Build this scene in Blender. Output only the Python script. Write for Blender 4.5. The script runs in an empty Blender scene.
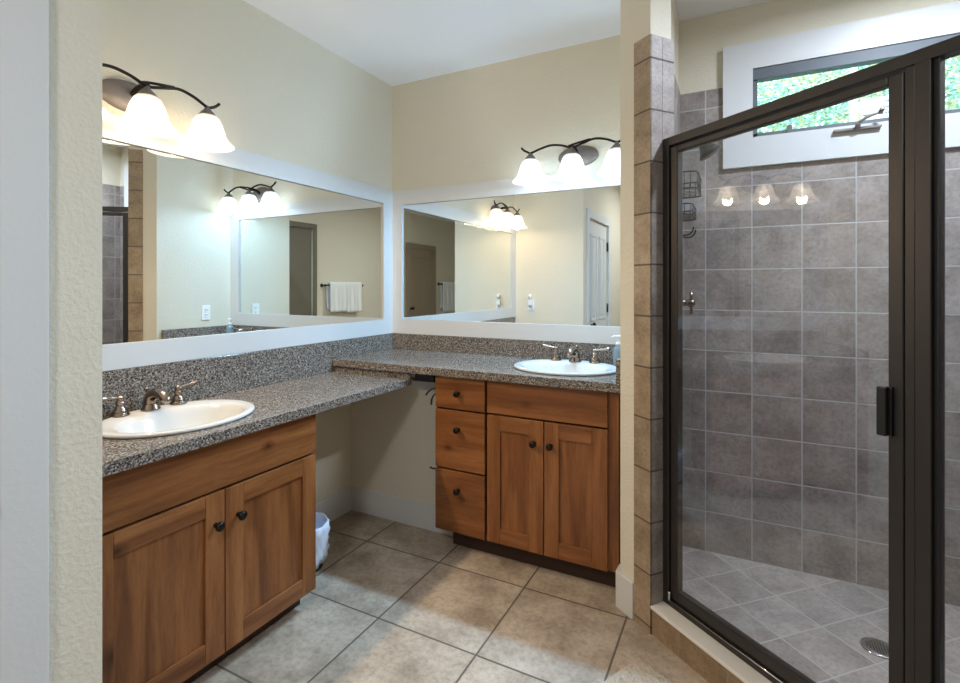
import bpy, bmesh, math, random
from mathutils import Vector, Matrix, noise as mnoise
random.seed(7)
PI = math.pi
SC = bpy.context.scene
COL = SC.collection

# ------------------------------------------------------------------ camera, world, light, exposure
H = 1.34                       # camera height
cam_d = bpy.data.cameras.new('camera')
cam = bpy.data.objects.new('camera', cam_d); COL.objects.link(cam)
cam.location = (0, 0, H)
cam.rotation_euler = (PI/2, 0, math.radians(27.3))
cam_d.sensor_fit = 'HORIZONTAL'; cam_d.sensor_width = 36.0
cam_d.lens = 503.0/960*36.0
cam_d.shift_y = -54.5/960
cam_d.clip_start = 0.02
SC.camera = cam

world = bpy.data.worlds.new('sky'); SC.world = world; world.use_nodes = True
wn = world.node_tree.nodes; wl = world.node_tree.links
bg = wn['Background']
sky = wn.new('ShaderNodeTexSky'); sky.sky_type = 'NISHITA'; sky.sun_disc = False
sky.sun_elevation = math.radians(48); sky.sun_rotation = math.radians(200)
wl.new(sky.outputs['Color'], bg.inputs['Color']); bg.inputs['Strength'].default_value = .6

sun_d = bpy.data.lights.new('sun', 'SUN'); sun = bpy.data.objects.new('sun', sun_d); COL.objects.link(sun)
sun_d.energy = 3.6; sun_d.angle = 0.01; sun_d.color = (1, .97, .92)
sun.rotation_euler = (math.radians(42), 0, math.radians(-15))       # shines towards +Y (from behind the house onto the hill)

por_d = bpy.data.lights.new('window_portal', 'AREA'); por = bpy.data.objects.new('window_portal', por_d); COL.objects.link(por)
por_d.shape = 'RECTANGLE'; por_d.size = .95; por_d.size_y = .36; por_d.cycles.is_portal = True
por.location = (.505, 2.90, 2.215); por.rotation_euler = (-PI/2, 0, 0)

vs = SC.view_settings
vs.view_transform = 'Standard'; vs.look = 'None'; vs.gamma = 1.0; vs.use_curve_mapping = False
vs.exposure = 1.38
SC.cycles.use_denoising = True
SC.cycles.max_bounces = 14; SC.cycles.glossy_bounces = 8; SC.cycles.diffuse_bounces = 6
SC.cycles.transparent_max_bounces = 24
SC.cycles.sample_clamp_indirect = 6.0
SC.cycles.caustics_reflective = False; SC.cycles.caustics_refractive = False

WARM = (1.0, .77, .52); COOL = (.40, .69, 1.0)
BULB_A = 15.5; BULB_B = 32.0; FILL_W = 10.0; SHOWER_FILL_W = 14.5  # the last two are watts of the added fill lamps

# ------------------------------------------------------------------ helpers
def lin(r, g, b):
    f = lambda c: (c/255)/12.92 if c/255 <= .04045 else ((c/255+.055)/1.055)**2.4
    return (f(r), f(g), f(b), 1)

class MB:
    def __init__(s): s.bm = bmesh.new(); s.uv = s.bm.loops.layers.uv.new('UVMap')
    def box(s, x0, x1, y0, y1, z0, z1, bev=0, mi=0, seg=2):
        vs_ = [s.bm.verts.new((x, y, z)) for x in (x0, x1) for y in (y0, y1) for z in (z0, z1)]
        fs = []
        for q in ((0,1,3,2),(4,6,7,5),(0,4,5,1),(2,3,7,6),(0,2,6,4),(1,5,7,3)):
            f = s.bm.faces.new([vs_[i] for i in q]); f.material_index = mi; fs.append(f)
        if bev:
            es = list({e for f in fs for e in f.edges})
            r = bmesh.ops.bevel(s.bm, geom=es, offset=bev, segments=seg, profile=.5, affect='EDGES')
            for f in r['faces']: f.material_index = mi
        return s
    def prism(s, poly, z0, z1, mi=0, bev=0):
        a = [s.bm.verts.new((x, y, z0)) for x, y in poly]; b = [s.bm.verts.new((x, y, z1)) for x, y in poly]
        n = len(poly); fs = [s.bm.faces.new(a[::-1]), s.bm.faces.new(b)]
        for i in range(n):
            fs.append(s.bm.faces.new((a[i], a[(i+1)%n], b[(i+1)%n], b[i])))
        for f in fs: f.material_index = mi
        if bev:
            es = list({e for f in fs for e in f.edges})
            r = bmesh.ops.bevel(s.bm, geom=es, offset=bev, segments=2, profile=.5, affect='EDGES')
            for f in r['faces']: f.material_index = mi
        return s
    def tube(s, pts, rad, n=12, mi=0, caps=True):
        pts = [Vector(p) for p in pts]; m = len(pts)
        rs = rad if isinstance(rad, (list, tuple)) else [rad]*m
        rings = []; up = None
        for i, p in enumerate(pts):
            t = (pts[min(i+1, m-1)]-pts[max(i-1, 0)]).normalized()
            if up is None:
                up = Vector((0,0,1)) if abs(t.z) < .9 else Vector((1,0,0))
            u = (up - t*up.dot(t)).normalized(); v = t.cross(u); up = u
            rings.append([s.bm.verts.new(p + (u*math.cos(2*PI*k/n)+v*math.sin(2*PI*k/n))*rs[i]) for k in range(n)])
        for i in range(m-1):
            for k in range(n):
                f = s.bm.faces.new((rings[i][k], rings[i][(k+1)%n], rings[i+1][(k+1)%n], rings[i+1][k])); f.smooth = True; f.material_index = mi
        if caps:
            s.bm.faces.new(rings[0][::-1]).material_index = mi; s.bm.faces.new(rings[-1]).material_index = mi
        return s
    def lathe(s, prof, c=(0,0,0), axis='Z', n=32, sx=1, sy=1, mi=0, closed=False):
        c = Vector(c); rings = []
        def P(r, h, a):
            x, y = r*math.cos(a)*sx, r*math.sin(a)*sy
            if axis == 'Z': return c+Vector((x, y, h))
            if axis == '-Y': return c+Vector((x, -h, y))
            if axis == 'X': return c+Vector((h, x, y))
        for r, h in prof:
            if r < 1e-6: rings.append([s.bm.verts.new(P(0, h, 0))])
            else: rings.append([s.bm.verts.new(P(r, h, 2*PI*k/n)) for k in range(n)])
        pairs = list(zip(rings, rings[1:])) + ([(rings[-1], rings[0])] if closed else [])
        for a, b in pairs:
            for k in range(n):
                k2 = (k+1) % n
                vs_ = []
                for v in (a[k % len(a)], a[k2 % len(a)], b[k2 % len(b)], b[k % len(b)]):
                    if v not in vs_: vs_.append(v)
                if len(vs_) >= 3:
                    try: f = s.bm.faces.new(vs_); f.smooth = True; f.material_index = mi
                    except ValueError: pass
        return s
    def quad_uv(s, p0, u, v, w, h, t, uo=0, vo=0, mi=0):
        """a slab w x h x t standing on origin p0; front face normal = u x v; UV in metres"""
        p0, u, v = Vector(p0), Vector(u).normalized(), Vector(v).normalized(); n = u.cross(v)
        vv = {}
        for a in (0,1):
            for b in (0,1):
                for c in (0,1): vv[a,b,c] = s.bm.verts.new(p0+u*w*a+v*h*b+n*t*c)
        for ks in (((0,0,1),(1,0,1),(1,1,1),(0,1,1)), ((0,0,0),(0,1,0),(1,1,0),(1,0,0)), ((0,0,0),(1,0,0),(1,0,1),(0,0,1)),
                   ((0,1,0),(0,1,1),(1,1,1),(1,1,0)), ((0,0,0),(0,0,1),(0,1,1),(0,1,0)), ((1,0,0),(1,1,0),(1,1,1),(1,0,1))):
            f = s.bm.faces.new([vv[k] for k in ks]); f.material_index = mi
            for l, k in zip(f.loops, ks): l[s.uv].uv = (uo+w*k[0], vo+h*k[1])
        return s
    def build(s, name, mat, parent=None, loc=None, rotz=0, smooth=False):
        bmesh.ops.recalc_face_normals(s.bm, faces=s.bm.faces[:])
        me = bpy.data.meshes.new(name); s.bm.to_mesh(me); s.bm.free()
        for m in (mat if isinstance(mat, (list, tuple)) else [mat]): me.materials.append(m)
        if smooth:
            for p in me.polygons: p.use_smooth = True
        o = bpy.data.objects.new(name, me); COL.objects.link(o)
        if parent: o.parent = parent
        if loc: o.location = loc
        o.rotation_euler.z = rotz
        return o

def tag(o, label, cat=None, group=None, kind=None):
    o['label'] = label
    if cat: o['category'] = cat
    if group: o['group'] = group
    if kind: o['kind'] = kind
    return o
def thing(name, label, cat, loc=(0,0,0), rotz=0, group=None, kind=None):
    o = bpy.data.objects.new(name, None); COL.objects.link(o); o.empty_display_size = .05
    o.location = loc; o.rotation_euler.z = rotz
    return tag(o, label, cat, group, kind)
def struct(name, mb, mat, label, cat): return tag(mb.build(name, mat), label, cat, kind='structure')
def relabel(o, label): o['label'] = label; return o
def dup(root, loc, rotz, label=None):
    r = root.copy(); COL.objects.link(r); r.location = loc; r.rotation_euler.z = rotz
    if label: r['label'] = label
    for ch in list(root.children):
        c = ch.copy(); COL.objects.link(c); c.parent = r
        for g in list(ch.children):
            d = g.copy(); COL.objects.link(d); d.parent = c
    return r
def spline(pts, n=8):
    pts = [Vector(p) for p in pts]; out = []
    for i in range(len(pts)-1):
        p0, p1, p2, p3 = pts[max(i-1,0)], pts[i], pts[i+1], pts[min(i+2, len(pts)-1)]
        for k in range(n):
            t = k/n
            out.append(.5*((2*p1)+(p2-p0)*t+(2*p0-5*p1+4*p2-p3)*t*t+(3*p1-p0-3*p2+p3)*t**3))
    return out+[pts[-1]]

# ------------------------------------------------------------------ materials
def mat(name):
    m = bpy.data.materials.new(name); m.use_nodes = True
    nt = m.node_tree; b = nt.nodes['Principled BSDF']
    return m, nt, b
def N(nt, t, **kw):
    n = nt.nodes.new(t)
    for k, v in kw.items():
        if k.startswith('i_'):
            n.inputs[k[2:].replace('_', ' ')].default_value = v
        else: setattr(n, k, v)
    return n
def simple(name, col, rough=.5, metal=0, spec=.5, bump=0, bscale=100, trans=0):
    m, nt, b = mat(name)
    b.inputs['Base Color'].default_value = col; b.inputs['Roughness'].default_value = rough
    b.inputs['Metallic'].default_value = metal; b.inputs['Specular IOR Level'].default_value = spec
    if trans: b.inputs['Transmission Weight'].default_value = trans
    tc = N(nt, 'ShaderNodeTexCoord'); no = N(nt, 'ShaderNodeTexNoise', i_Scale=bscale, i_Detail=3.0)
    nt.links.new(tc.outputs['Object'], no.inputs['Vector'])
    if bump:
        bp = N(nt, 'ShaderNodeBump', i_Strength=bump, i_Distance=.004)
        nt.links.new(no.outputs['Fac'], bp.inputs['Height']); nt.links.new(bp.outputs['Normal'], b.inputs['Normal'])
    else:
        mr = N(nt, 'ShaderNodeMapRange', i_To_Min=max(rough-.04, 0), i_To_Max=rough+.04)
        nt.links.new(no.outputs['Fac'], mr.inputs['Value']); nt.links.new(mr.outputs['Result'], b.inputs['Roughness'])
    return m
def ramp(nt, src, stops):
    r = N(nt, 'ShaderNodeValToRGB'); e = r.color_ramp.elements
    while len(e) < len(stops): e.new(.5)
    for x, (p, c) in zip(e, stops): x.position = p; x.color = c
    nt.links.new(src, r.inputs['Fac']); return r
def mixc(nt, fac, a, b, mode='MIX'):
    m = N(nt, 'ShaderNodeMix', data_type='RGBA', blend_type=mode)
    for s_, i in ((fac, 0), (a, 6), (b, 7)):
        if hasattr(s_, 'default_value') and hasattr(s_, 'is_linked'): nt.links.new(s_, m.inputs[i])
        else: m.inputs[i].default_value = s_
    return m.outputs[2]
def math_(nt, op, a, b=None):
    m = N(nt, 'ShaderNodeMath', operation=op)
    for i, v in ((0, a), (1, b)):
        if v is None: continue
        if hasattr(v, 'is_linked'): nt.links.new(v, m.inputs[i])
        else: m.inputs[i].default_value = v
    return m.outputs[0]

def wallpaint(name, col, bump=.24):
    m, nt, b = mat(name)
    b.inputs['Roughness'].default_value = .62; b.inputs['Specular IOR Level'].default_value = .3
    tc = N(nt, 'ShaderNodeTexCoord')
    n1 = N(nt, 'ShaderNodeTexNoise', i_Scale=85.0, i_Detail=2.0); n2 = N(nt, 'ShaderNodeTexNoise', i_Scale=2.5, i_Detail=2.0)
    for n in (n1, n2): nt.links.new(tc.outputs['Object'], n.inputs['Vector'])
    r = ramp(nt, n1.outputs['Fac'], [(.42, (0,0,0,1)), (.62, (1,1,1,1))])
    bp = N(nt, 'ShaderNodeBump', i_Strength=bump, i_Distance=.003)
    nt.links.new(r.outputs['Color'], bp.inputs['Height']); nt.links.new(bp.outputs['Normal'], b.inputs['Normal'])
    c2 = tuple(x*.96 for x in col[:3])+(1,)
    nt.links.new(mixc(nt, n2.outputs['Fac'], c2, col), b.inputs['Base Color'])
    return m

def tile(name, sx, sy, ox, oy, ca, cb, cc, grout, gw=.004, rough=.45, vary=.25, mscale=9, bump=.6, spec=.4):
    m, nt, b = mat(name)
    uv = N(nt, 'ShaderNodeUVMap', uv_map='UVMap'); sep = N(nt, 'ShaderNodeSeparateXYZ')
    nt.links.new(uv.outputs['UV'], sep.inputs[0])
    ids, ds = [], []
    for o, s_, off in ((sep.outputs['X'], sx, ox), (sep.outputs['Y'], sy, oy)):
        t = math_(nt, 'DIVIDE', math_(nt, 'SUBTRACT', o, off), s_)
        ids.append(math_(nt, 'FLOOR', t)); fr = math_(nt, 'FRACT', t)
        ds.append(math_(nt, 'MULTIPLY', math_(nt, 'MINIMUM', fr, math_(nt, 'SUBTRACT', 1.0, fr)), s_))
    d = math_(nt, 'MINIMUM', ds[0], ds[1])
    edge = N(nt, 'ShaderNodeMapRange', i_From_Min=gw*.35, i_From_Max=gw*.75); nt.links.new(d, edge.inputs['Value'])
    comb = N(nt, 'ShaderNodeCombineXYZ'); nt.links.new(ids[0], comb.inputs[0]); nt.links.new(ids[1], comb.inputs[1])
    wnz = N(nt, 'ShaderNodeTexWhiteNoise', noise_dimensions='3D'); nt.links.new(comb.outputs[0], wnz.inputs['Vector'])
    # mottled stone, offset per tile
    off = N(nt, 'ShaderNodeVectorMath', operation='SCALE'); nt.links.new(wnz.outputs['Color'], off.inputs[0]); off.inputs['Scale'].default_value = 7.0
    add = N(nt, 'ShaderNodeVectorMath', operation='ADD'); nt.links.new(uv.outputs['UV'], add.inputs[0]); nt.links.new(off.outputs[0], add.inputs[1])
    n1 = N(nt, 'ShaderNodeTexNoise', i_Scale=float(mscale), i_Detail=8.0, i_Roughness=.65); nt.links.new(add.outputs[0], n1.inputs['Vector'])
    n2 = N(nt, 'ShaderNodeTexNoise', i_Scale=float(mscale*9), i_Detail=5.0, i_Roughness=.7); nt.links.new(add.outputs[0], n2.inputs['Vector'])
    r = ramp(nt, n1.outputs['Fac'], [(.33, ca), (.5, cb), (.68, cc)])
    r2 = ramp(nt, n2.outputs['Fac'], [(.36, (.55,.55,.55,1)), (.55, (1,1,1,1))])
    c = mixc(nt, .55, r.outputs['Color'], r2.outputs['Color'], 'MULTIPLY')
    v = N(nt, 'ShaderNodeMapRange', i_To_Min=1-vary, i_To_Max=1+vary*.4); nt.links.new(wnz.outputs['Value'], v.inputs['Value'])
    vc = N(nt, 'ShaderNodeCombineXYZ')
    for i in range(3): nt.links.new(v.outputs[0], vc.inputs[i])
    c = mixc(nt, 1.0, c, vc.outputs[0], 'MULTIPLY')
    nt.links.new(mixc(nt, edge.outputs[0], grout, c), b.inputs['Base Color'])
    b.inputs['Specular IOR Level'].default_value = spec
    rr = N(nt, 'ShaderNodeMapRange', i_To_Min=.8, i_To_Max=rough); nt.links.new(edge.outputs[0], rr.inputs['Value']); nt.links.new(rr.outputs[0], b.inputs['Roughness'])
    hgt = math_(nt, 'ADD', edge.outputs[0], math_(nt, 'MULTIPLY', n2.outputs['Fac'], .25))
    bp = N(nt, 'ShaderNodeBump', i_Strength=bump, i_Distance=.002); nt.links.new(hgt, bp.inputs['Height']); nt.links.new(bp.outputs['Normal'], b.inputs['Normal'])
    return m

def wood(name, along, dark=1.0):
    """knotty alder; grain runs along local axis 'x' or 'z'"""
    m, nt, b = mat(name)
    tc = N(nt, 'ShaderNodeTexCoord'); mp = N(nt, 'ShaderNodeMapping')
    oi = N(nt, 'ShaderNodeObjectInfo')
    sh = N(nt, 'ShaderNodeVectorMath', operation='SCALE'); sh.inputs['Scale'].default_value = 6.3
    cmb = N(nt, 'ShaderNodeCombineXYZ')
    for i in range(3): nt.links.new(oi.outputs['Random'], cmb.inputs[i])
    nt.links.new(cmb.outputs[0], sh.inputs[0])
    add = N(nt, 'ShaderNodeVectorMath', operation='ADD'); nt.links.new(tc.outputs['Object'], add.inputs[0]); nt.links.new(sh.outputs[0], add.inputs[1])
    nt.links.new(add.outputs[0], mp.inputs['Vector'])
    s_ = [8.0, 8.0, 8.0]; s_['xyz'.index(along)] = .7
    mp.inputs['Scale'].default_value = s_
    # warp around knots
    n0 = N(nt, 'ShaderNodeTexNoise', i_Scale=1.6, i_Detail=2.0, i_Distortion=.8); nt.links.new(mp.outputs[0], n0.inputs['Vector'])
    n1 = N(nt, 'ShaderNodeTexNoise', i_Scale=9.0, i_Detail=6.0, i_Roughness=.6, i_Distortion=.4); nt.links.new(mp.outputs[0], n1.inputs['Vector'])
    wv = N(nt, 'ShaderNodeTexNoise', i_Scale=40.0, i_Detail=4.0); nt.links.new(mp.outputs[0], wv.inputs['Vector'])
    r0 = ramp(nt, n0.outputs['Fac'], [(.3, lin(108,64,34)), (.5, lin(137,86,47)), (.7, lin(160,105,61))])
    r1 = ramp(nt, n1.outputs['Fac'], [(.36, (.74,.69,.64,1)), (.54, (1,1,1,1))])
    r2 = ramp(nt, wv.outputs['Fac'], [(.38, (.8,.77,.74,1)), (.52, (1,1,1,1))])
    c = mixc(nt, .75, r0.outputs['Color'], r1.outputs['Color'], 'MULTIPLY'); c = mixc(nt, .6, c, r2.outputs['Color'], 'MULTIPLY')
    mk = N(nt, 'ShaderNodeMapping'); ks = [5.2, 0.0, 5.2] if along == 'x' else [3.4, 0.0, 3.4]; ks['xyz'.index(along)] *= .62; mk.inputs['Scale'].default_value = ks
    nt.links.new(add.outputs[0], mk.inputs['Vector'])
    vo = N(nt, 'ShaderNodeTexVoronoi', i_Scale=1.0, i_Randomness=1.0); nt.links.new(mk.outputs[0], vo.inputs['Vector'])
    kn = ramp(nt, vo.outputs['Distance'], [(.022, (.08,.05,.03,1)), (.045, (.42,.33,.27,1)), (.13, (1,1,1,1))])
    c = mixc(nt, .85, c, kn.outputs['Color'], 'MULTIPLY')
    nt.links.new(c, b.inputs['Base Color'])
    b.inputs['Roughness'].default_value = .38; b.inputs['Specular IOR Level'].default_value = .4
    bp = N(nt, 'ShaderNodeBump', i_Strength=.08, i_Distance=.001); nt.links.new(wv.outputs['Fac'], bp.inputs['Height']); nt.links.new(bp.outputs['Normal'], b.inputs['Normal'])
    return m

def granite():
    m, nt, b = mat('granite')
    tc = N(nt, 'ShaderNodeTexCoord')
    v1 = N(nt, 'ShaderNodeTexVoronoi', i_Scale=240.0); n1 = N(nt, 'ShaderNodeTexNoise', i_Scale=120.0, i_Detail=4.0, i_Roughness=.7)
    n2 = N(nt, 'ShaderNodeTexNoise', i_Scale=240.0, i_Detail=3.0)
    for n in (v1, n1, n2): nt.links.new(tc.outputs['Object'], n.inputs['Vector'])
    r = ramp(nt, v1.outputs['Color'], [(.12, lin(52,49,48)), (.35, lin(104,96,90)), (.62, lin(142,131,120)), (.9, lin(190,181,170))])
    r2 = ramp(nt, n1.outputs['Fac'], [(.40, (.13,.11,.11,1)), (.50, (1,1,1,1))])
    r3 = ramp(nt, n2.outputs['Fac'], [(.60, (0,0,0,1)), (.70, (1,1,1,1))])
    c = mixc(nt, .8, r.outputs['Color'], r2.outputs['Color'], 'MULTIPLY')
    c = mixc(nt, math_(nt, 'MULTIPLY', r3.outputs['Color'], .5), c, lin(205,195,182))
    nt.links.new(c, b.inputs['Base Color']); b.inputs['Roughness'].default_value = .16; b.inputs['Specular IOR Level'].default_value = .5
    return m

def mirror_mat():
    m, nt, b = mat('silvered_glass')
    b.inputs['Metallic'].default_value = 1; b.inputs['Roughness'].default_value = 0.0
    b.inputs['Base Color'].default_value = (.88, .91, .90, 1)
    return m
def glass_pane(name, tint, k=1.9):
    """thin clear pane: fresnel mirror on the faces turned to the ray, clear through the rest"""
    m, nt, b = mat(name); nt.nodes.remove(b); out = nt.nodes['Material Output']
    fr = N(nt, 'ShaderNodeFresnel', i_IOR=1.5); ge = N(nt, 'ShaderNodeNewGeometry')
    f = math_(nt, 'MULTIPLY', fr.outputs[0], k); f = math_(nt, 'MINIMUM', f, 1.0)
    f = math_(nt, 'MULTIPLY', f, math_(nt, 'SUBTRACT', 1.0, ge.outputs['Backfacing']))
    tr = N(nt, 'ShaderNodeBsdfTransparent', i_Color=tint); gl = N(nt, 'ShaderNodeBsdfGlossy', i_Roughness=0.0)
    mx = N(nt, 'ShaderNodeMixShader')
    nt.links.new(f, mx.inputs[0]); nt.links.new(tr.outputs[0], mx.inputs[1]); nt.links.new(gl.outputs[0], mx.inputs[2])
    nt.links.new(mx.outputs[0], out.inputs['Surface'])
    return m
def emis(name, col, st):
    m, nt, b = mat(name)
    b.inputs['Emission Color'].default_value = tuple(col)+(1,); b.inputs['Emission Strength'].default_value = st
    b.inputs['Base Color'].default_value = (.9,.9,.9,1); b.inputs['Roughness'].default_value = .3
    return m
def shade_mat(name, col, st):
    """lit alabaster glass: cloudy swirls, brightest low down where the bulb hangs"""
    m, nt, b = mat(name)
    tc = N(nt, 'ShaderNodeTexCoord'); no = N(nt, 'ShaderNodeTexNoise', i_Scale=22.0, i_Detail=3.0, i_Distortion=1.5)
    nt.links.new(tc.outputs['Object'], no.inputs['Vector'])
    mr = N(nt, 'ShaderNodeMapRange', i_To_Min=st*.7, i_To_Max=st*1.15); nt.links.new(no.outputs['Fac'], mr.inputs['Value'])
    b.inputs['Emission Color'].default_value = tuple(col)+(1,); nt.links.new(mr.outputs[0], b.inputs['Emission Strength'])
    b.inputs['Base Color'].default_value = (.85,.83,.8,1); b.inputs['Roughness'].default_value = .25
    tr = N(nt, 'ShaderNodeBsdfTransparent', i_Color=(1,1,1,1)); mx = N(nt, 'ShaderNodeMixShader'); mx.inputs[0].default_value = .64
    nt.links.new(b.outputs[0], mx.inputs[1]); nt.links.new(tr.outputs[0], mx.inputs[2]); nt.links.new(mx.outputs[0], nt.nodes['Material Output'].inputs['Surface'])
    return m
def cloth(name, col, scale=160, bump=.6):
    return simple(name, col, .95, 0, .1, bump, scale)

M = {}
CREAM = lin(222,214,195)
M['wall'] = wallpaint('cream_wall_paint', CREAM)
M['wall_smooth'] = wallpaint('white_door_paint', lin(214,214,212), .04)
M['ceiling'] = wallpaint('white_ceiling_paint', lin(241,241,242), .15)
M['trim'] = simple('white_trim_paint', lin(212,212,211), .38)
M['mirror'] = mirror_mat()
M['granite'] = granite()
M['wood_x'] = wood('alder_horizontal', 'x'); M['wood_z'] = wood('alder_vertical', 'z')
M['kick'] = simple('dark_toe_kick', lin(58,36,24), .6)
M['bronze'] = simple('dark_bronze', lin(44,38,34), .32, .75)
M['frame'] = simple('bronze_anodised_aluminium', lin(64,60,58), .4, .65)
M['black'] = simple('black_plastic', lin(18,18,19), .4)
M['nickel'] = simple('brushed_nickel', lin(148,132,120), .22, 1)
M['pewter'] = simple('antique_pewter', lin(128,119,114), .5, .45, bump=.3, bscale=90)
M['chrome'] = simple('chrome', lin(205,205,208), .08, 1)
M['china'] = simple('white_china', lin(214,213,210), .09)
M['floor'] = tile('stone_floor_tile', .446, .463, -1.299, 2.083, lin(150,134,116), lin(182,165,145), lin(204,188,168), lin(98,87,77), .007, .5, .10, 5.5, .5)
T = (lin(130,119,114), lin(154,143,136), lin(174,163,156))
M['tile'] = tile('shower_wall_tile', .2027, .2, .053, .027, *T, lin(180,177,175), .005, .4, .14, 7, .5)
M['tile_floor'] = tile('shower_floor_tile', .203, .203, .02, .03, lin(152,142,136), lin(172,162,155), lin(190,180,173), lin(192,187,183), .005, .45, .12, 7, .5)
M['tile_post_warm'] = tile('shower_post_tile_warm_tint', 2.0, .2, -.5, .027, lin(142,120,96), lin(164,142,116), lin(180,160,134), lin(96,84,74), .006, .45, .14, 9, .6)  # warm lamplight put into the tan; same stone as the jamb
M['tile_jamb'] = tile('shower_jamb_tile', 2.0, .2, -.5, .027, *T, lin(96,88,82), .006, .45, .14, 9, .6)  # same stone as the post, left without its warm tint
M['tile_curb'] = tile('shower_curb_tile', .2027, 1.0, .132, -.5, lin(134,110,86), lin(154,130,102), lin(170,146,118), lin(150,136,118), .005, .5, .12, 9, .5)
M['marble'] = simple('white_marble', lin(228,222,212), .2)
M['glass'] = glass_pane('clear_shower_glass', (.94,.95,.96,1), 2.5)
M['winglass'] = glass_pane('window_glass', (.95,.98,.97,1), 1.2)
M['vinyl'] = simple('grey_window_vinyl', lin(92,98,104), .5)
M['towel'] = cloth('white_terry', lin(236,236,232), 220, .8)
M['mat'] = cloth('beige_mat_pile', lin(196,180,160), 260, 1.0)
M['bag'] = simple('white_bin_bag', lin(226,232,242), .35, 0, .5)
M['soap'] = simple('blue_soap', lin(185,215,226), .1, 0, .5, trans=.6)
M['white_plastic'] = simple('white_plastic', lin(240,240,238), .35)
M['opening_shade'] = simple('opening_shade_tone', lin(112,106,90), .6)  # gloom of the unlit opening put into the colour; casing shares it
M['oakdoor'] = simple('beige_door_paint', lin(150,132,110), .45)
M['shade_warm'] = shade_mat('alabaster_glass_warm', (1.0,.84,.62), .8)
M['shade_cool'] = shade_mat('alabaster_glass_cool', (.72,.87,1.0), .7)
M['bulb_warm'] = emis('bulb_warm', (1,.85,.6), 2.5); M['bulb_cool'] = emis('bulb_cool', (.85,.95,1), 2.5)
M['lens'] = emis('fill_lamp_glass', (1,.97,.93), 4)  # glow of the two added fill lamps

# ------------------------------------------------------------------ setting
XA, YB, ZC = -2.086, 2.746, 2.695
XE, YS = 1.2, -4.3
WP, DP = -1.355, .552          # west partition plane, near face of the vanity partition
KN = 2.345                      # recessed knee-space wall

def floor_mb():
    mb = MB()
    poly = [(-2.3, YS-.1), (XE+1.4, YS-.1), (XE+1.4, 2.9), (-2.3, 2.9)]
    vs_ = [mb.bm.verts.new((x, y, 0)) for x, y in poly]; f = mb.bm.faces.new(vs_)
    for l in f.loops: l[mb.uv].uv = l.vert.co.xy
    r = bmesh.ops.extrude_face_region(mb.bm, geom=[f])
    for v in [g for g in r['geom'] if isinstance(g, bmesh.types.BMVert)]: v.co.z = -.1
    for f in mb.bm.faces:
        for l in f.loops: l[mb.uv].uv = l.vert.co.xy
    return mb
struct('floor', floor_mb(), M['floor'], 'beige-grey stone tile floor with dark grout between large square tiles', 'floor')
struct('ceiling', MB().box(-2.3, XE+1.4, YS-.1, 2.9, ZC, ZC+.12), M['ceiling'], 'flat white ceiling over vanities and shower', 'ceiling')

struct('wall_left', MB().box(XA-.12, XA, DP, YB+.14, 0, ZC), M['wall'], 'cream textured wall behind the long wall mirror and the near sink', 'wall')
wb = MB()
WX0, WX1, WZ0, WZ1 = .044, .966, 2.04, 2.39
wb.box(XA, WX0, YB, YB+.14, 0, ZC); wb.box(WX1, XE+.1, YB, YB+.14, 0, ZC)
wb.box(WX0, WX1, YB, YB+.14, 0, WZ0); wb.box(WX0, WX1, YB, YB+.14, WZ1, ZC)
struct('wall_back', wb, M['wall'], 'cream back wall running behind the far sink and the shower window', 'wall')
struct('wall_recess', MB().box(XA, -1.30, KN, YB, 0, .885), M['wall'], 'low cream wall panel at the back of the open knee space', 'wall')
struct('wall_partition', MB().box(XA, WP, DP, .655, 0, ZC), M['wall'], 'cream textured wall end at the left edge of the photo', 'wall')
ww = MB(); D1a, D1b, DH = -.36, .46, 2.04
ww.box(WP-.11, WP, YS, D1a, 0, ZC); ww.box(WP-.11, WP, D1b, DP, 0, ZC); ww.box(WP-.11, WP, D1a, D1b, DH, ZC)
struct('wall_side', ww, M['wall'], 'cream wall holding the white panel door, seen in the far mirror', 'wall')
struct('wall_front', MB().box(WP-.11, XE+.1, YS-.1, YS, 0, ZC), M['wall'], 'cream wall behind the camera closing the room', 'wall')
# right wall with a dark opening next to the shower
we = MB(); OA, OB = .25, .80
we.box(XE, XE+.1, OB, YB, 0, ZC); we.box(XE, XE+.1, YS, OA, 0, ZC); we.box(XE, XE+.1, OA, OB, 2.16, ZC)
struct('wall_right', we, M['wall'], 'cream wall with the towel bars, seen only in the mirrors', 'wall')
tag(MB().box(XE+.02, XE+.06, OA+.002, OB-.002, .01, 2.158, .002).build('opening_shade_panel', M['opening_shade']), 'dark panel painted as the unlit closet opening seen in the left mirror', 'door', kind='structure')  # shade inside the closet opening stood in for by a dark panel

# diagonal shower front frame: O front corner of the tiled post, d along the curb, n into the shower
ANG = math.radians(-37.6)
O = Vector((-.301, 2.031)); d = Vector((math.cos(ANG), math.sin(ANG))); n = Vector((-d.y, d.x))
def Q(u, s): p = O + d*u + n*s; return (p.x, p.y)
PT = .115
pc = Q(0, PT); k = (pc[0]+.267)/d.x
pe = Q(-k, PT)
corner = Q(-.180, 0); XSIDE = -.447
# the side wall / post
post = MB().prism([(XSIDE, YB), (XSIDE, corner[1]+(corner[0]-XSIDE)*0), Q(-.180, 0), Q(0, 0), pc, pe, (-.267, YB)][0:1]+[Q(-.180, 0), Q(-.006, .006), Q(-.006, PT-.006), Q(-k, PT-.006), (-.267-.008, YB), ][0:0]+[Q(-.180, 0), Q(-.008, 0), Q(-.008, PT-.008), (-.275, pe[1]+.0), (-.275, YB)], 0, ZC)
struct('wall_shower', post, M['wall'], 'cream wall end beside the far sink, angled at the shower post', 'wall')

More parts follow.
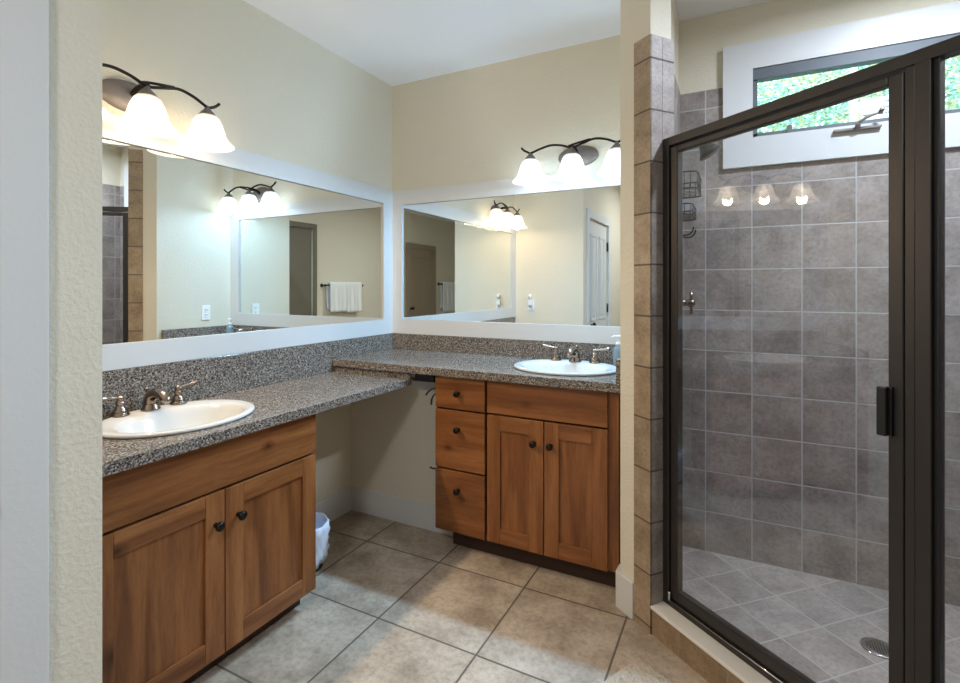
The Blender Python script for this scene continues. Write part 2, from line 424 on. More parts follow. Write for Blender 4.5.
TOP = 2.317
u3 = Vector((d.x, d.y, 0)); n3 = Vector((n.x, n.y, 0)); Z3 = Vector((0,0,1))
tp = MB()
q = Q(-.090, -.0005)
tp.quad_uv((q[0], q[1], 0), u3, Z3, .090, TOP, .008)                      # outer face, tiled strip
struct('trim_1', tp, M['tile_post_warm'], 'stone tile strip with a warm lamplight tint up the angled shower post', 'tile trim')
tj = MB(); q = Q(-.0085, -.008)
tj.quad_uv((q[0], q[1], 0), n3, Z3, .062, TOP, .0085, 0, 0)
q = Q(-.0085, .0555); tj.quad_uv((q[0], q[1], 0), n3, Z3, PT-.0555, TOP, .0085, 0, 0)
struct('trim_2', tj, M['tile_jamb'], 'stone tile jamb of the shower opening behind the door frame', 'tile trim')

# shower wall tiling
ts = MB()
TB = 2.317; TY = YB-.009
TX0, TX1, TZ0, TZ1 = -.072, 1.082, 1.914, 2.505       # window trim outer size
def tback(x0, x1, z0, z1): ts.quad_uv((x0, YB, z0), (1,0,0), (0,0,1), x1-x0, z1-z0, .009, x0, z0)
tback(-.275, TX0+.02, 0, TB); tback(TX0+.02, TX1-.02, 0, TZ0+.02); tback(TX1-.02, XE, 0, TB)
struct('wall_shower_back', ts, M['tile'], 'grey-brown tiled shower back wall below the window', 'tiled wall')
tl = MB(); tl.quad_uv((-.275, pe[1], 0), (0,1,0), (0,0,1), YB-pe[1], TB, .009, .053+.0, 0)
struct('wall_shower_left', tl, M['tile'], 'narrow tiled shower side wall holding the shower head', 'tiled wall')
tr_ = MB(); tr_.quad_uv((XE, YB, 0), (0,-1,0), (0,0,1), YB-1.1, TB, .009, 0, 0)
struct('wall_shower_right', tr_, M['tile'], 'tiled shower wall at the far right end', 'tiled wall')
# shower floor (pentagon, slightly raised), diagonal tiles
sf = MB()
Uend = (XE - Q(0, .115)[0]) / d.x
poly = [Q(0, .105), Q(Uend, .105), (XE, YB), (-.267, YB), (-.267, pe[1])]
a45 = math.radians(45)
mb_v = [sf.bm.verts.new((x, y, .028)) for x, y in poly]; bot = [sf.bm.verts.new((x, y, .001)) for x, y in poly]
fs = [sf.bm.faces.new(mb_v)]
for i in range(5): fs.append(sf.bm.faces.new((mb_v[i], bot[i], bot[(i+1)%5], mb_v[(i+1)%5])))
for f in sf.bm.faces:
    for l in f.loops:
        c = l.vert.co; l[sf.uv].uv = ((c.x+c.y)/2**.5, (c.y-c.x)/2**.5)
struct('floor_shower', sf, M['tile_floor'], 'diagonally laid grey tile shower floor', 'shower floor')
# curb
cb = MB(); UC = Uend+.05
q = Q(.0, 0); 
cb.prism([Q(-.006, -.001), Q(UC, -.001), Q(UC, .125), Q(.0, .125)], 0, .10)
for f in cb.bm.faces:
    for l in f.loops:
        c = l.vert.co; uu = (c.xy - O).dot(d); l[cb.uv].uv = (uu, c.z)
struct('trim_3', cb, M['tile_curb'], 'brown tiled shower curb on the bathroom floor', 'shower curb')
struct('trim_4', MB().prism([Q(.0005, -.010), Q(UC, -.010), Q(UC, .128), Q(.0005, .128)], .10, .113, bev=.003), M['marble'], 'white marble sill capping the shower curb', 'sill')

# baseboards
BH = .14
struct('baseboard_left', MB().box(XA, XA+.014, 1.57, KN, 0, BH, .003), M['trim'], 'white baseboard in the knee space along the mirror wall', 'baseboard')
struct('baseboard_back', MB().box(XA+.014, -1.332, KN-.014, KN, 0, BH, .003), M['trim'], 'white baseboard across the back of the knee space', 'baseboard')
bp_ = MB().prism([Q(-.182, -.001), Q(-.092, -.001), Q(-.092, -.015), Q(-.182-.011, -.015), (XSIDE-.014, 2.20), (XSIDE, 2.20)], 0, BH+.01, bev=.003)
struct('baseboard_post', bp_, M['trim'], 'short white baseboard wrapping the angled wall end', 'baseboard')
struct('trim_5', MB().box(-2.05, -1.45, KN-.02, KN-.0005, .775, .82, .002), M['trim'], 'white cleat under the near counter on the knee-space wall', 'cleat')

# doors seen in the mirrors
def panel_door(name, label, w, h, mtl, face):      # local: x along width, front faces -y
    t = thing(name, label, 'door', kind='structure')
    mb = MB(); mb.box(0, w, 0, .04, .01, h, .002)
    mb.build('door_slab', mtl, t)
    for (x0, x1) in ((.11, w/2-.045), (w/2+.045, w-.11)):
        for (z0, z1) in ((.22, .82), (.98, h-.14)):
            p = MB(); b_ = .022
            p.box(x0, x1, -.007, 0, z0, z0+b_, .003); p.box(x0, x1, -.007, 0, z1-b_, z1, .003)
            p.box(x0, x0+b_, -.007, 0, z0, z1, .003); p.box(x1-b_, x1, -.007, 0, z0, z1, .003)
            p.box(x0+.055, x1-.055, -.006, 0, z0+.055, z1-.055, .004)
            p.build('door_panel', mtl, t)
    return t
def casing(t, w, h, cw=.085, lip=.018):
    c = MB(); c.box(-cw, -.004, -lip, .0, 0, h+cw, .003); c.box(w+.004, w+cw, -lip, 0, 0, h+cw, .003); c.box(-.004, w+.004, -lip, 0, h+.004, h+cw, .003)
    c.build('door_casing', M['trim'], t)
dw = D1b-D1a-.012
t1 = panel_door('door_1', 'white panel door with dark hinges, mirrored beyond the wall end', dw, 2.03, M['wall_smooth'], 1)
t1.location = (WP-.012, D1a+.006, 0); t1.rotation_euler.z = PI/2
c = MB(); cw = .085
c.box(-cw, -.006, -.03, -.012, 0, 2.04+cw, .003); c.box(dw+.006, dw+cw+.005, -.03, -.012, 0, 2.04+cw, .003); c.box(-.006, dw+.006, -.03, -.012, 2.04, 2.04+cw, .003)
c.build('door_casing', M['wall_smooth'], t1)
for zz in (.3, 1.05, 1.75): MB().tube([(.004, -.014, zz), (.004, -.014, zz+.1)], .008).build('hinge', M['bronze'], t1)
kb = MB().lathe([(0,.0),(.028,0),(.028,.006),(.011,.012),(.011,.035),(.026,.045),(.029,.058),(.02,.068),(0,.07)], (dw-.06, 0, .95), '-Y'); kb.build('door_knob', M['bronze'], t1)
t2 = panel_door('door_2', 'beige panel door mirrored at the left edge of the far mirror', .80, 2.05, M['oakdoor'], 1)
t2.location = (XE-.045, -2.02, 0); t2.rotation_euler.z = -PI/2
c = MB(); c.box(-.085, -.004, -.018, 0, 0, 2.135, .003); c.box(.804, .885, -.018, 0, 0, 2.135, .003); c.box(-.004, .804, -.018, 0, 2.054, 2.135, .003); c.build('door_casing', M['oakdoor'], t2)
MB().lathe([(0,.0),(.028,0),(.028,.006),(.011,.012),(.011,.035),(.026,.045),(.029,.058),(.02,.068),(0,.07)], (.06, 0, .95), '-Y').build('door_knob', M['bronze'], t2)
oc = MB(); oc.box(XE-.016, XE-.0005, OA-.07, OA, 0, 2.16, .003); oc.box(XE-.016, XE-.0005, OB, OB+.07, 0, 2.16, .003); oc.box(XE-.016, XE-.0005, OA-.07, OB+.07, 2.16, 2.23, .003)
struct('trim_6', oc, M['opening_shade'], 'dark casing around the closet opening seen in the left mirror', 'door casing')

# ---- shower window
win = thing('window_1', 'wide white-trimmed slider window high in the shower wall', 'window', (0,0,0), kind='structure')
tm = MB(); ty0, ty1 = YB-.03, YB-.0005
tm.box(TX0, TX1, ty0, ty1, WZ1, TZ1); tm.box(TX0, TX1, ty0, ty1, TZ0, WZ0)
tm.box(TX0, WX0, ty0, ty1, WZ0, WZ1); tm.box(WX1, TX1, ty0, ty1, WZ0, WZ1)
tm.build('window_trim', M['trim'], win)
rv = MB(); r0 = YB-.029
rv.box(WX0-.001, WX0+.012, r0, YB+.12, WZ0, WZ1); rv.box(WX1-.012, WX1+.001, r0, YB+.12, WZ0, WZ1)
rv.box(WX0+.012, WX1-.012, r0, YB+.12, WZ0-.001, WZ0+.012); rv.box(WX0+.012, WX1-.012, r0, YB+.12, WZ1-.012, WZ1+.001)
rv.build('window_jamb', M['trim'], win)
sa = MB(); ys0, ys1 = YB-.012, YB+.03
sa.box(WX0+.012, WX0+.032, ys0, ys1, WZ0+.012, WZ1-.012, .002); sa.box(WX1-.032, WX1-.012, ys0, ys1, WZ0+.012, WZ1-.012, .002)
sa.box(WX0+.012, WX1-.012, ys0, ys1, WZ0+.012, WZ0+.032, .002); sa.box(WX0+.012, WX1-.012, ys0-.01, ys1, WZ1-.065, WZ1-.012, .002)
sa.build('window_sash', M['vinyl'], win)
MB().box(WX0+.03, WX1-.03, YB+.008, YB+.014, WZ0+.03, WZ1-.06).build('window_pane', M['winglass'], win)
cr = MB(); cx = .455
cr.box(cx-.085, cx+.085, YB-.052, YB-.03, WZ0-.016, WZ0-.004, .003)
cr.tube([(cx, YB-.045, WZ0-.008), (cx, YB-.075, WZ0+.01)], .010)
cr.tube(spline([(cx, YB-.075, WZ0+.008), (cx+.03, YB-.085, WZ0+.025), (cx+.075, YB-.085, WZ0+.04)]), .006)
cr.tube([(cx+.075, YB-.075, WZ0+.04), (cx+.078, YB-.11, WZ0+.05)], .009)
tag(cr.build('window_crank', M['pewter'], win), 'grey window crank handle')
tg = MB().box(WX0+.15, WX0+.172, YB-.022, YB-.012, WZ0+.012, WZ0+.05, .002); tg.build('sash_latch', M['vinyl'], win)

# ------------------------------------------------------------------ vanity cabinets (local: x = width, front at y=0 facing -y)
def knob(x, z, parent):
    MB().lathe([(.0085,0),(.0085,.004),(.006,.008),(.006,.014),(.014,.019),(.0165,.024),(.0155,.030),(.009,.034),(0,.035)], (x, -.0005, z), '-Y', 20).build('knob', M['bronze'], parent)
def cab_door(t, x0, x1, z0, z1, kx, kz):
    st, rl = .07, .072
    mb = MB(); b_ = .0022
    mb.box(x0, x0+st, 0, .02, z0, z1, b_, 0); mb.box(x1-st, x1, 0, .02, z0, z1, b_, 0)
    mb.box(x0+st, x1-st, .0006, .02, z0, z0+rl, b_, 1); mb.box(x0+st, x1-st, .0006, .02, z1-rl, z1, b_, 1)
    o = mb.build('cabinet_door', [M['wood_z'], M['wood_x']], t)
    MB().box(x0+st-.003, x1-st+.003, .010, .018, z0+rl-.003, z1-rl+.003).build('door_panel', M['wood_z'], o)
    knob(kx, kz, o); return o
def slab(t, name, x0, x1, z0, z1, kn=None):
    o = MB().box(x0, x1, 0, .02, z0, z1, .0025).build(name, M['wood_x'], t)
    if kn: knob(kn[0], kn[1], o)
    return o

# near cabinet: world front x=-1.575, spans y .72..1.555
va = thing('vanity_cabinet', 'brown wood sink cabinet with two doors against the left mirror wall', 'cabinet', (-1.575, .66, 0), PI/2)
L = .895   # right end in local x (y 1.555)
def carcass(t, boxes):
    mb = MB()
    for b_ in boxes: mb.box(*b_)
    mb.build('carcass', M['wood_z'], t)
carcass(va, [(0, .018, .021, .50, .085, .82), (L-.020, L-.002, .021, .50, .085, .82), (.018, L-.020, .021, .49, .085, .103), (.018, L-.020, .488, .50, .103, .82),
             (.018, L-.020, .045, .06, .63, .665), (.018, L-.020, .021, .036, .79, .82), (.455, .500, .045, .06, .103, .63)])
MB().box(.0, L-.015, .075, .48, .001, .085).build('toe_kick', M['kick'], va)
MB().box(.003, .055, .001, .021, .08, .82, .001).build('filler_strip', M['wood_z'], va)
slab(va, 'drawer_front', .06, L, .652, .818)
cab_door(va, .06, .476, .08, .643, .441, .535)
cab_door(va, .480, L, .08, .643, .527, .538)

vb = thing('vanity_cabinet', 'orange-brown wood cabinet with three drawers and two doors by the shower', 'cabinet', (-1.395, 2.195, 0), 0)
W = .93
carcass(vb, [(0, .018, .021, .148, .10, .888), (.018, .10, .130, .148, .10, .888), (.10, .118, .13, .52, .10, .888), (W-.018, W, .021, .52, .10, .888), (.018, W-.018, .021, .13, .10, .118), (.118, W-.018, .13, .51, .10, .118),
             (.118, W-.018, .508, .52, .118, .888), (.282, .305, .050, .10, .118, .888), (.018, W-.018, .05, .065, .70, .735), (.018, W-.018, .021, .036, .865, .888), (.018, .282, .05, .065, .40, .425), (.57, .615, .05, .065, .118, .70)])
MB().box(.066, W-.002, .075, .5, .001, .10).build('toe_kick', M['kick'], vb)
fr_ = MB(); fr_.box(.885, W, .016, .0205, .10, .885, .001); fr_.build('face_frame_stile', M['wood_z'], vb)
gx0, gx1 = .003, .287
slab(vb, 'drawer', gx0, gx1, .725, .888, ((gx0+gx1)/2-.004, .806))
slab(vb, 'drawer', gx0, gx1, .420, .716, ((gx0+gx1)/2-.004, .625))
slab(vb, 'drawer', gx0, gx1, .101, .411, ((gx0+gx1)/2-.004, .319))
slab(vb, 'drawer_front', .300, .885, .727, .886)
cab_door(vb, .300, .590, .102, .718, .547, .614)
cab_door(vb, .595, .885, .102, .718, .628, .614)

# wire hooks on the cabinet's side
for zz, pts in ((.80, [(-.002,.05,0),(-.03,.045,.006),(-.055,.03,-.004),(-.075,.02,-.03)]), (.785, [(-.002,.03,0),(-.022,.025,-.006),(-.034,.015,-.03),(-.036,.012,-.06)]), (.395, [(-.002,.04,0),(-.03,.03,-.008),(-.05,.02,0.0)])):
    w_ = MB().tube(spline([(-1.395+x, 2.205+y, zz+z) for x, y, z in pts], 6), .0045, 8)
    hl = {.80: 'black bent hook under the far counter, uppermost on the drawer cabinet side', .785: 'black bent hook just below the uppermost one beside the drawer cabinet', .395: 'small black hook low on the side of the drawer cabinet'}[zz]
    tag(w_.build('wire_hook', M['black']), hl, 'hook', 'black hooks on the cabinet side')

# ------------------------------------------------------------------ counters
def ell(cx, cy, a, b, m=48): return [(cx+a*math.cos(2*PI*i/m), cy+b*math.sin(2*PI*i/m)) for i in range(m)]
def slab_with_hole(x0, x1, y0, y1, z0, z1, cx, cy, a, b):
    mb = MB(); m = 144
    inner = ell(cx, cy, a, b, m); outer = []
    for (px, py) in inner:
        dx, dy = px-cx, py-cy; t = 1e9
        if dx > 1e-9: t = min(t, (x1-cx)/dx)
        if dx < -1e-9: t = min(t, (x0-cx)/dx)
        if dy > 1e-9: t = min(t, (y1-cy)/dy)
        if dy < -1e-9: t = min(t, (y0-cy)/dy)
        outer.append((cx+dx*t, cy+dy*t))
    # snap nearest outer points to the rectangle's corners
    for X, Y in ((x0,y0),(x0,y1),(x1,y0),(x1,y1)):
        i = min(range(m), key=lambda k: (outer[k][0]-X)**2+(outer[k][1]-Y)**2); outer[i] = (X, Y)
    V = {}
    for z in (z0, z1):
        V['i', z] = [mb.bm.verts.new((x, y, z)) for x, y in inner]; V['o', z] = [mb.bm.verts.new((x, y, z)) for x, y in outer]
    for i in range(m):
        j = (i+1) % m
        mb.bm.faces.new((V['i',z1][i], V['o',z1][i], V['o',z1][j], V['i',z1][j])); mb.bm.faces.new((V['i',z0][i], V['i',z0][j], V['o',z0][j], V['o',z0][i]))
        mb.bm.faces.new((V['o',z0][i], V['o',z0][j], V['o',z1][j], V['o',z1][i])); mb.bm.faces.new((V['i',z0][i], V['i',z1][i], V['i',z1][j], V['i',z0][j]))
    es = [e for e in mb.bm.edges if all(v in V['o',z1] or v in V['o',z0] for v in e.verts) and abs(e.verts[0].co.z-e.verts[1].co.z) < 1e-6 and len(e.link_faces) == 2]
    bmesh.ops.bevel(mb.bm, geom=es, offset=.004, segments=2, profile=.5, affect='EDGES')
    return mb
ZA, ZB_ = .858, .928
SAx, SAy = -1.825, 1.135
SBx, SBy = -.785, 2.462
ca_ = thing('countertop', 'lower speckled granite counter with the near sink, along the left mirror', 'countertop', (0,0,0))
slab_with_hole(XA, -1.542, .656, 2.187, ZA-.036, ZA, SAx+.026, SAy, .174, .227).build('counter_slab', M['granite'], ca_)
MB().box(XA, XA+.02, .676, 2.165, ZA, 1.03, .002).build('backsplash', M['granite'], ca_)
MB().box(XA, -1.575, .656, .676, ZA, ZA+.10, .002).build('side_splash', M['granite'], ca_)
MB().box(-2.064, -1.545, 2.1875, 2.205, ZA-.036, ZB_-.042, .002).build('riser', M['granite'], ca_)
cb_ = thing('countertop', 'higher speckled granite counter with the far sink, on the drawer cabinet', 'countertop', (0,0,0))
slab_with_hole(XA, XSIDE, 2.168, YB, ZB_-.038, ZB_, SBx, SBy-.026, .227, .174).build('counter_slab', M['granite'], cb_)
MB().box(XA+.02, XSIDE-.02, YB-.02, YB, ZB_, 1.03, .002).build('backsplash', M['granite'], cb_)
MB().box(XA, XA+.02, 2.168, YB, ZB_, 1.03, .002).build('side_splash', M['granite'], cb_)
MB().box(XSIDE-.022, XSIDE, 2.172, YB-.0, ZB_, 1.03, .002).build('side_splash', M['granite'], cb_)
tag(MB().box(-1.53, -1.41, 2.21, 2.34, ZB_-.085, ZB_-.040, .002).build('counter_block', M['black']), 'black block under the far counter above the knee space', 'bracket')  # dark block filling the gap under the overhang

# ------------------------------------------------------------------ sinks (local: x along the wall, -y towards the user, origin on the counter at the sink's centre)
def make_sink(label, loc, rz):
    t = thing('sink', label, 'sink', loc, rz, 'oval drop-in sinks')
    a, b = .268, .225; m = 64; mb = MB()
    def ring(a_, b_, cy, z): return [mb.bm.verts.new((a_*math.cos(2*PI*i/m), cy+b_*math.sin(2*PI*i/m), z)) for i in range(m)]
    secs = [(a-.004, b-.004, 0, .0005), (a, b, 0, .006), (a-.003, b-.003, 0, .012), (a-.014, b-.014, 0, .0145), (a-.030, b-.030, 0, .012),
            (.222, .168, -.026, .0115), (.212, .158, -.026, .007), (.200, .147, -.026, -.012), (.170, .122, -.026, -.070), (.115, .083, -.026, -.112), (.05, .04, -.026, -.126), (.024, .024, -.026, -.128)]
    R = [ring(*s) for s in secs]
    for A_, B_ in zip(R, R[1:]):
        for i in range(m): mb.bm.faces.new((A_[i], A_[(i+1)%m], B_[(i+1)%m], B_[i])).smooth = True
    mb.bm.faces.new(R[-1])
    o = mb.build('basin', M['china'], t); md = o.modifiers.new('thick', 'SOLIDIFY'); md.thickness = .006; md.offset = -1
    MB().lathe([(0,0),(.022,0),(.024,.003),(.018,.004),(.012,.002),(0,.002)], (0, -.026, -.1275), 'Z', 24).build('drain', M['chrome'], t)
    return t
sa_ = make_sink('white oval sink in the lower granite counter near the wall end', (SAx, SAy, ZA), PI/2)
sb_ = make_sink('white oval sink in the higher granite counter by the shower', (SBx, SBy, ZB_), 0)

def make_faucet(label, loc, rz, mt):
    t = thing('faucet', label, 'faucet', loc, rz, 'two-handle faucets')
    bell = [(0,0),(.030,0),(.031,.004),(.026,.009),(.024,.012),(.025,.016),(.019,.024),(.014,.034),(.0125,.042),(.0155,.046),(.0155,.050),(.011,.054),(.013,.060),(.0135,.066),(.010,.072),(0,.074)]
    for sx in (-1, 1):
        h = MB().lathe(bell, (sx*.107, 0, 0), 'Z', 28)
        h.tube(spline([(sx*.107, 0, .064), (sx*.135, .0, .068), (sx*.165, .0, .072), (sx*.187, 0, .076)], 5), [.0068]*5+[.0078]*5+[.0098]*5+[.006], 12)
        h.build('faucet_handle', mt, t)
    s_ = MB().lathe([(0,0),(.033,0),(.034,.004),(.029,.009),(.027,.014),(.022,.022)], (0,0,0), 'Z', 28)
    pts = spline([(0,.006,.012), (0,.004,.035), (0,-.012,.056), (0,-.045,.066), (0,-.078,.062), (0,-.100,.046), (0,-.106,.036)], 6)
    rr = [.024-.0085*i/(len(pts)-1) if i < len(pts)-6 else .0155-.001*(i-len(pts)+6) for i in range(len(pts))]
    s_.tube(pts, rr, 18)
    s_.build('spout', mt, t)
    MB().tube([(0,.026,.01), (0,.026,.070)], .003).lathe([(0,0),(.007,.002),(.009,.008),(.006,.014),(0,.016)], (0,.026,.068), 'Z', 16).build('lift_rod', mt, t)
    return t
fa_ = make_faucet('bronze-toned two-handle faucet on the near sink', (SAx-.183, SAy, ZA+.013), PI/2, M['nickel'])
fb_ = make_faucet('shiny two-handle faucet on the far sink by the shower', (SBx, SBy+.172, ZB_+.013), 0, M['nickel'])

# ------------------------------------------------------------------ mirrors
def make_mirror(label, loc, rz, w, z0, z1, fw=.095):
    t = thing('wall_mirror', label, 'mirror', loc, rz)
    MB().box(fw-.012, w-fw+.012, -.008, -.002, z0+fw-.012, z1-fw+.012).build('mirror_glass', M['mirror'], t)
    f = MB(); T_ = .020
    def miter(p):
        a_ = [f.bm.verts.new((x, -T_, z)) for x, z in p]; b_ = [f.bm.verts.new((x, -.0005, z)) for x, z in p]
        f.bm.faces.new(a_); f.bm.faces.new(b_[::-1])
        for i in range(4): f.bm.faces.new((a_[i], b_[i], b_[(i+1)%4], a_[(i+1)%4]))
    o_ = [(0,z0),(w,z0),(w,z1),(0,z1)]; i_ = [(fw,z0+fw),(w-fw,z0+fw),(w-fw,z1-fw),(fw,z1-fw)]
    for k_ in range(4): miter([o_[k_], o_[(k_+1)%4], i_[(k_+1)%4], i_[k_]])
    f.build('mirror_frame', M['trim'], t)
    return t
make_mirror('long white-framed mirror on the left wall above the near sink', (XA, .657, 0), PI/2, YB-.657-.0205, 1.032, 1.982)
make_mirror('white-framed mirror on the back wall above the far sink', (XA+.0, YB, 0), 0, XSIDE-XA-.002, 1.032, 1.979)

# ------------------------------------------------------------------ vanity lights (local: x along the wall, wall at y=0, faces -y; z world)
def make_light(label, loc, rz, sm, bm_, col, watts):
    t = thing('vanity_light', label, 'wall lamp', loc, rz, 'three-shade vanity lights')
    yo = -.12
    MB().lathe([(0,.026),(.045,.026),(.075,.022),(.098,.016),(.112,.010),(.115,.004),(.115,.001)], (.0,0,2.068), '-Y', 48, 1, .52).build('backplate', M['pewter'], t)
    ar = MB()
    pts = spline([(-.292,yo,2.122),(-.278,yo,2.108),(-.258,yo,2.096),(-.235,yo,2.088),(-.18,yo,2.104),(-.12,yo,2.116),(-.06,yo,2.108),(0,yo,2.090),(.06,yo-.002,2.104),(.12,yo,2.120),(.18,yo,2.110),(.235,yo,2.088),(.258,yo,2.092),(.278,yo,2.104),(.292,yo,2.118)], 6)
    ar.tube(pts, .0062, 10)
    ar.tube(spline([(-.03,yo,2.094),(.0,yo,2.104),(.05,yo-.004,2.112),(.10,yo,2.121)],6), .0055, 10)
    ar.tube(spline([(0,-.02,2.075),(0,-.07,2.095),(0,yo,2.092)],6), .011, 12)
    ar.build('arm', M['bronze'], t)
    for sx in (-.238, 0, .238):
        prof = [(.030,2.056),(.044,2.042),(.056,2.018),(.064,1.992),(.071,1.968),(.081,1.951),(.094,1.939),(.101,1.931),(.102,1.926),
                (.098,1.925),(.089,1.935),(.077,1.947),(.067,1.966),(.060,1.992),(.052,2.016),(.040,2.038),(.027,2.051)]
        s_ = MB().lathe(prof, (sx, yo, 0), 'Z', 36, closed=True).build('lamp_shade', sm, t)
        MB().lathe([(0,2.092),(.008,2.090),(.012,2.078),(.024,2.066),(.036,2.050),(.041,2.042),(.036,2.044),(0,2.054)], (sx, yo, 0), 'Z', 24).build('socket_cap', M['pewter'], s_)
        MB().lathe([(0,2.05),(.013,2.045),(.014,2.02),(.026,1.995),(.030,1.975),(.024,1.958),(.012,1.951),(0,1.950)], (sx, yo, 0), 'Z', 20).build('bulb', bm_, s_)
        ld = bpy.data.lights.new('bulb_light', 'POINT'); ld.energy = watts; ld.color = col; ld.shadow_soft_size = .03
        ld.use_nodes = True; lt = ld.node_tree; em = lt.nodes['Emission']
        fo = lt.nodes.new('ShaderNodeLightFalloff'); fo.inputs['Strength'].default_value = 1.0; fo.inputs['Smooth'].default_value = 2.2
        lt.links.new(fo.outputs['Quadratic'], em.inputs['Strength'])
        lo = bpy.data.objects.new('bulb_light', ld); COL.objects.link(lo); lo.parent = t; lo.location = (sx, yo, 1.942)
    return t
make_light('three-shade wall lamp glowing warm above the left mirror', (XA, 1.10, 0), PI/2, M['shade_warm'], M['bulb_warm'], WARM, BULB_A)
make_light('three-shade wall lamp glowing cool white above the far mirror', (-.80, YB, 0), 0, M['shade_cool'], M['bulb_cool'], COOL, BULB_B)

# ------------------------------------------------------------------ shower enclosure
enc = thing('shower_enclosure', 'dark bronze framed glass shower enclosure with hinged door on the right', 'shower', (O.x, O.y, 0), ANG)
# local: x along d, y along n ; frame depth F0..F1
F0, F1, FZ0, FZ1 = .055, .097, .1135, 1.917
UP0, UP1 = .794, .850                  # strike mullion
def fb(name, x0, x1, z0, z1, y0=F0, y1=F1, par=enc, m='frame', bev=.002):
    return MB().box(x0, x1, y0, y1, z0, z1, bev).build(name, M[m], par)
fb('wall_channel', .0005, .030, FZ0, FZ1)
fb('header_rail', .030, Uend-.01, FZ1-.033, FZ1)
bt = MB(); bt.box(.030, Uend-.01, F0, F1, FZ0, FZ0+.022, .002); bt.box(.030, UP0, F0+.014, F0+.02, FZ0+.022, FZ0+.034); bt.build('bottom_track', M['frame'], enc)
MB().tube([(.034, F0-.001, FZ0+.0245), (UP0, F0-.001, FZ0+.0245)], .0028, 8).build('track_glint', M['chrome'], enc)  # chrome bead added to draw the highlight along the track
ml = MB(); ml.box(UP0, UP0+.021, F0+.004, F1, FZ0+.022, FZ1-.033, .002); ml.box(UP0+.024, UP1, F0-.004, F1, FZ0+.022, FZ1-.033, .002); ml.build('mullion_post', M['frame'], enc)
fb('wall_channel', Uend-.045, Uend-.01, FZ0+.022, FZ1-.033)
fp = MB(); fp.box(UP1+.0, UP1+.012, F0+.008, F1-.008, FZ0+.022, FZ1-.033, .001).build('panel_seal', M['black'], enc)
MB().box(UP1+.010, Uend-.044, .073, .079, FZ0+.020, FZ1-.034).build('fixed_glass', M['glass'], enc)
# hinged door
DX0, DX1, DZ0, DZ1 = .034, UP0-.003, FZ0+.030, FZ1-.039
dr = MB(); sw = .034
dr.box(DX0, DX0+sw, F0+.006, F1-.006, DZ0, DZ1, .004); dr.box(DX1-sw, DX1, F0+.006, F1-.006, DZ0, DZ1, .004)
dr.box(DX0+sw, DX1-sw, F0+.006, F1-.006, DZ0, DZ0+.040, .004); dr.box(DX0+sw, DX1-sw, F0+.006, F1-.006, DZ1-.024, DZ1, .004)
dro = dr.build('shower_door', M['frame'], enc)
gx0, gx1 = DX0+sw-.004, DX1-sw+.004
MB().prism([(gx0, .064), (gx1, .082), (gx1, .087), (gx0, .069)], DZ0+.036, DZ1-.020).build('door_glass', M['glass'], dro)
hd = MB(); hz0, hz1 = .963, 1.087
hd.box(DX1-sw-.014, DX1-sw+.008, F0-.020, F0-.004, hz0, hz1, .003); hd.box(DX1-sw-.002, DX1-sw+.014, F0-.006, F0+.008, hz0, hz1, .002)
tag(hd.build('pull_handle', M['black'], dro), 'black pull handle')
MB().tube([(DX0+.004, F0-.004, DZ0-.004), (DX0+.004, F0-.004, DZ0+.03)], .006).build('hinge_pin', M['chrome'], dro)

# shower drain
dn = MB().lathe([(0,.0065),(.038,.0065),(.043,.007),(.052,.006),(.055,.002),(.055,0)], (0,0,0), 'Z', 40)
for i in range(9):
    for j in range(9):
        x, y = (i-4)*.0085, (j-4)*.0085
        if x*x+y*y < .036**2: dn.box(x-.0026, x+.0026, y-.0026, y+.0026, .0064, .0071, 0, 1)
tag(dn.build('floor_drain', [M['chrome'], M['black']], None, (.448, 2.285, .0285)), 'round chrome drain in the shower floor', 'drain')

# shower head, valve, caddy on the shower's side wall (x=-.266)
SX = -.266
sh = thing('overhead_sprayer', 'bell-shaped dark shower head on a bent arm behind the glass', 'shower head', (SX, 2.45, 1.97))
MB().lathe([(0,.012),(.02,.010),(.03,.004),(.031,0)], (0,0,.02), 'X', 24).build('flange', M['pewter'], sh)
MB().tube(spline([(.0,0,.02),(.05,0,.03),(.09,0,.035),(.115,0,.02)], 6), .009, 12).build('arm', M['pewter'], sh)
hd_ = MB().lathe([(0,.03),(.014,.028),(.018,.015),(.026,.0),(.042,-.03),(.050,-.040),(.050,-.046),(0,-.048)], (0,0,0), 'Z', 28)
o = hd_.build('spray_head', M['frame'], sh); o.location = (.128,0,.0); o.rotation_euler = (0, math.radians(-32), 0)
va_ = thing('shower_valve', 'chrome cross-handle shower valve on the tiled side wall', 'faucet', (SX, 2.45, 1.268))
MB().lathe([(0,.012),(.06,.010),(.075,.004),(.078,0)], (0,0,0), 'X', 32).build('escutcheon', M['pewter'], va_)
hv = MB().lathe([(.016,.01),(.016,.045),(.012,.05),(.018,.062),(.018,.078),(.010,.088),(0,.09)], (0,0,0), 'X', 20)
for a_ in range(4):
    an = a_*PI/2+PI/2
    hv.tube([(.072, 0, 0), (.072, math.cos(an)*.05, math.sin(an)*.05)], [.005, .0075], 10)
hv.build('cross_handle', M['nickel'], va_)
cd = thing('shower_caddy', 'black wire shower caddy with two baskets hanging below the shower arm', 'shower caddy', (SX, 2.45, 0))
hg = MB(); hg.tube([(.022,-.016,1.985),(.022,-.016,1.56)], .0035, 8); hg.tube([(.022,.016,1.985),(.022,.016,1.56)], .0035, 8)
hg.tube(spline([(.022,-.016,1.985),(.024,-.015,2.005),(.026,0,2.024),(.024,.015,2.005),(.022,.016,1.985)],5), .0035, 8)
hg.build('hanger', M['black'], cd)
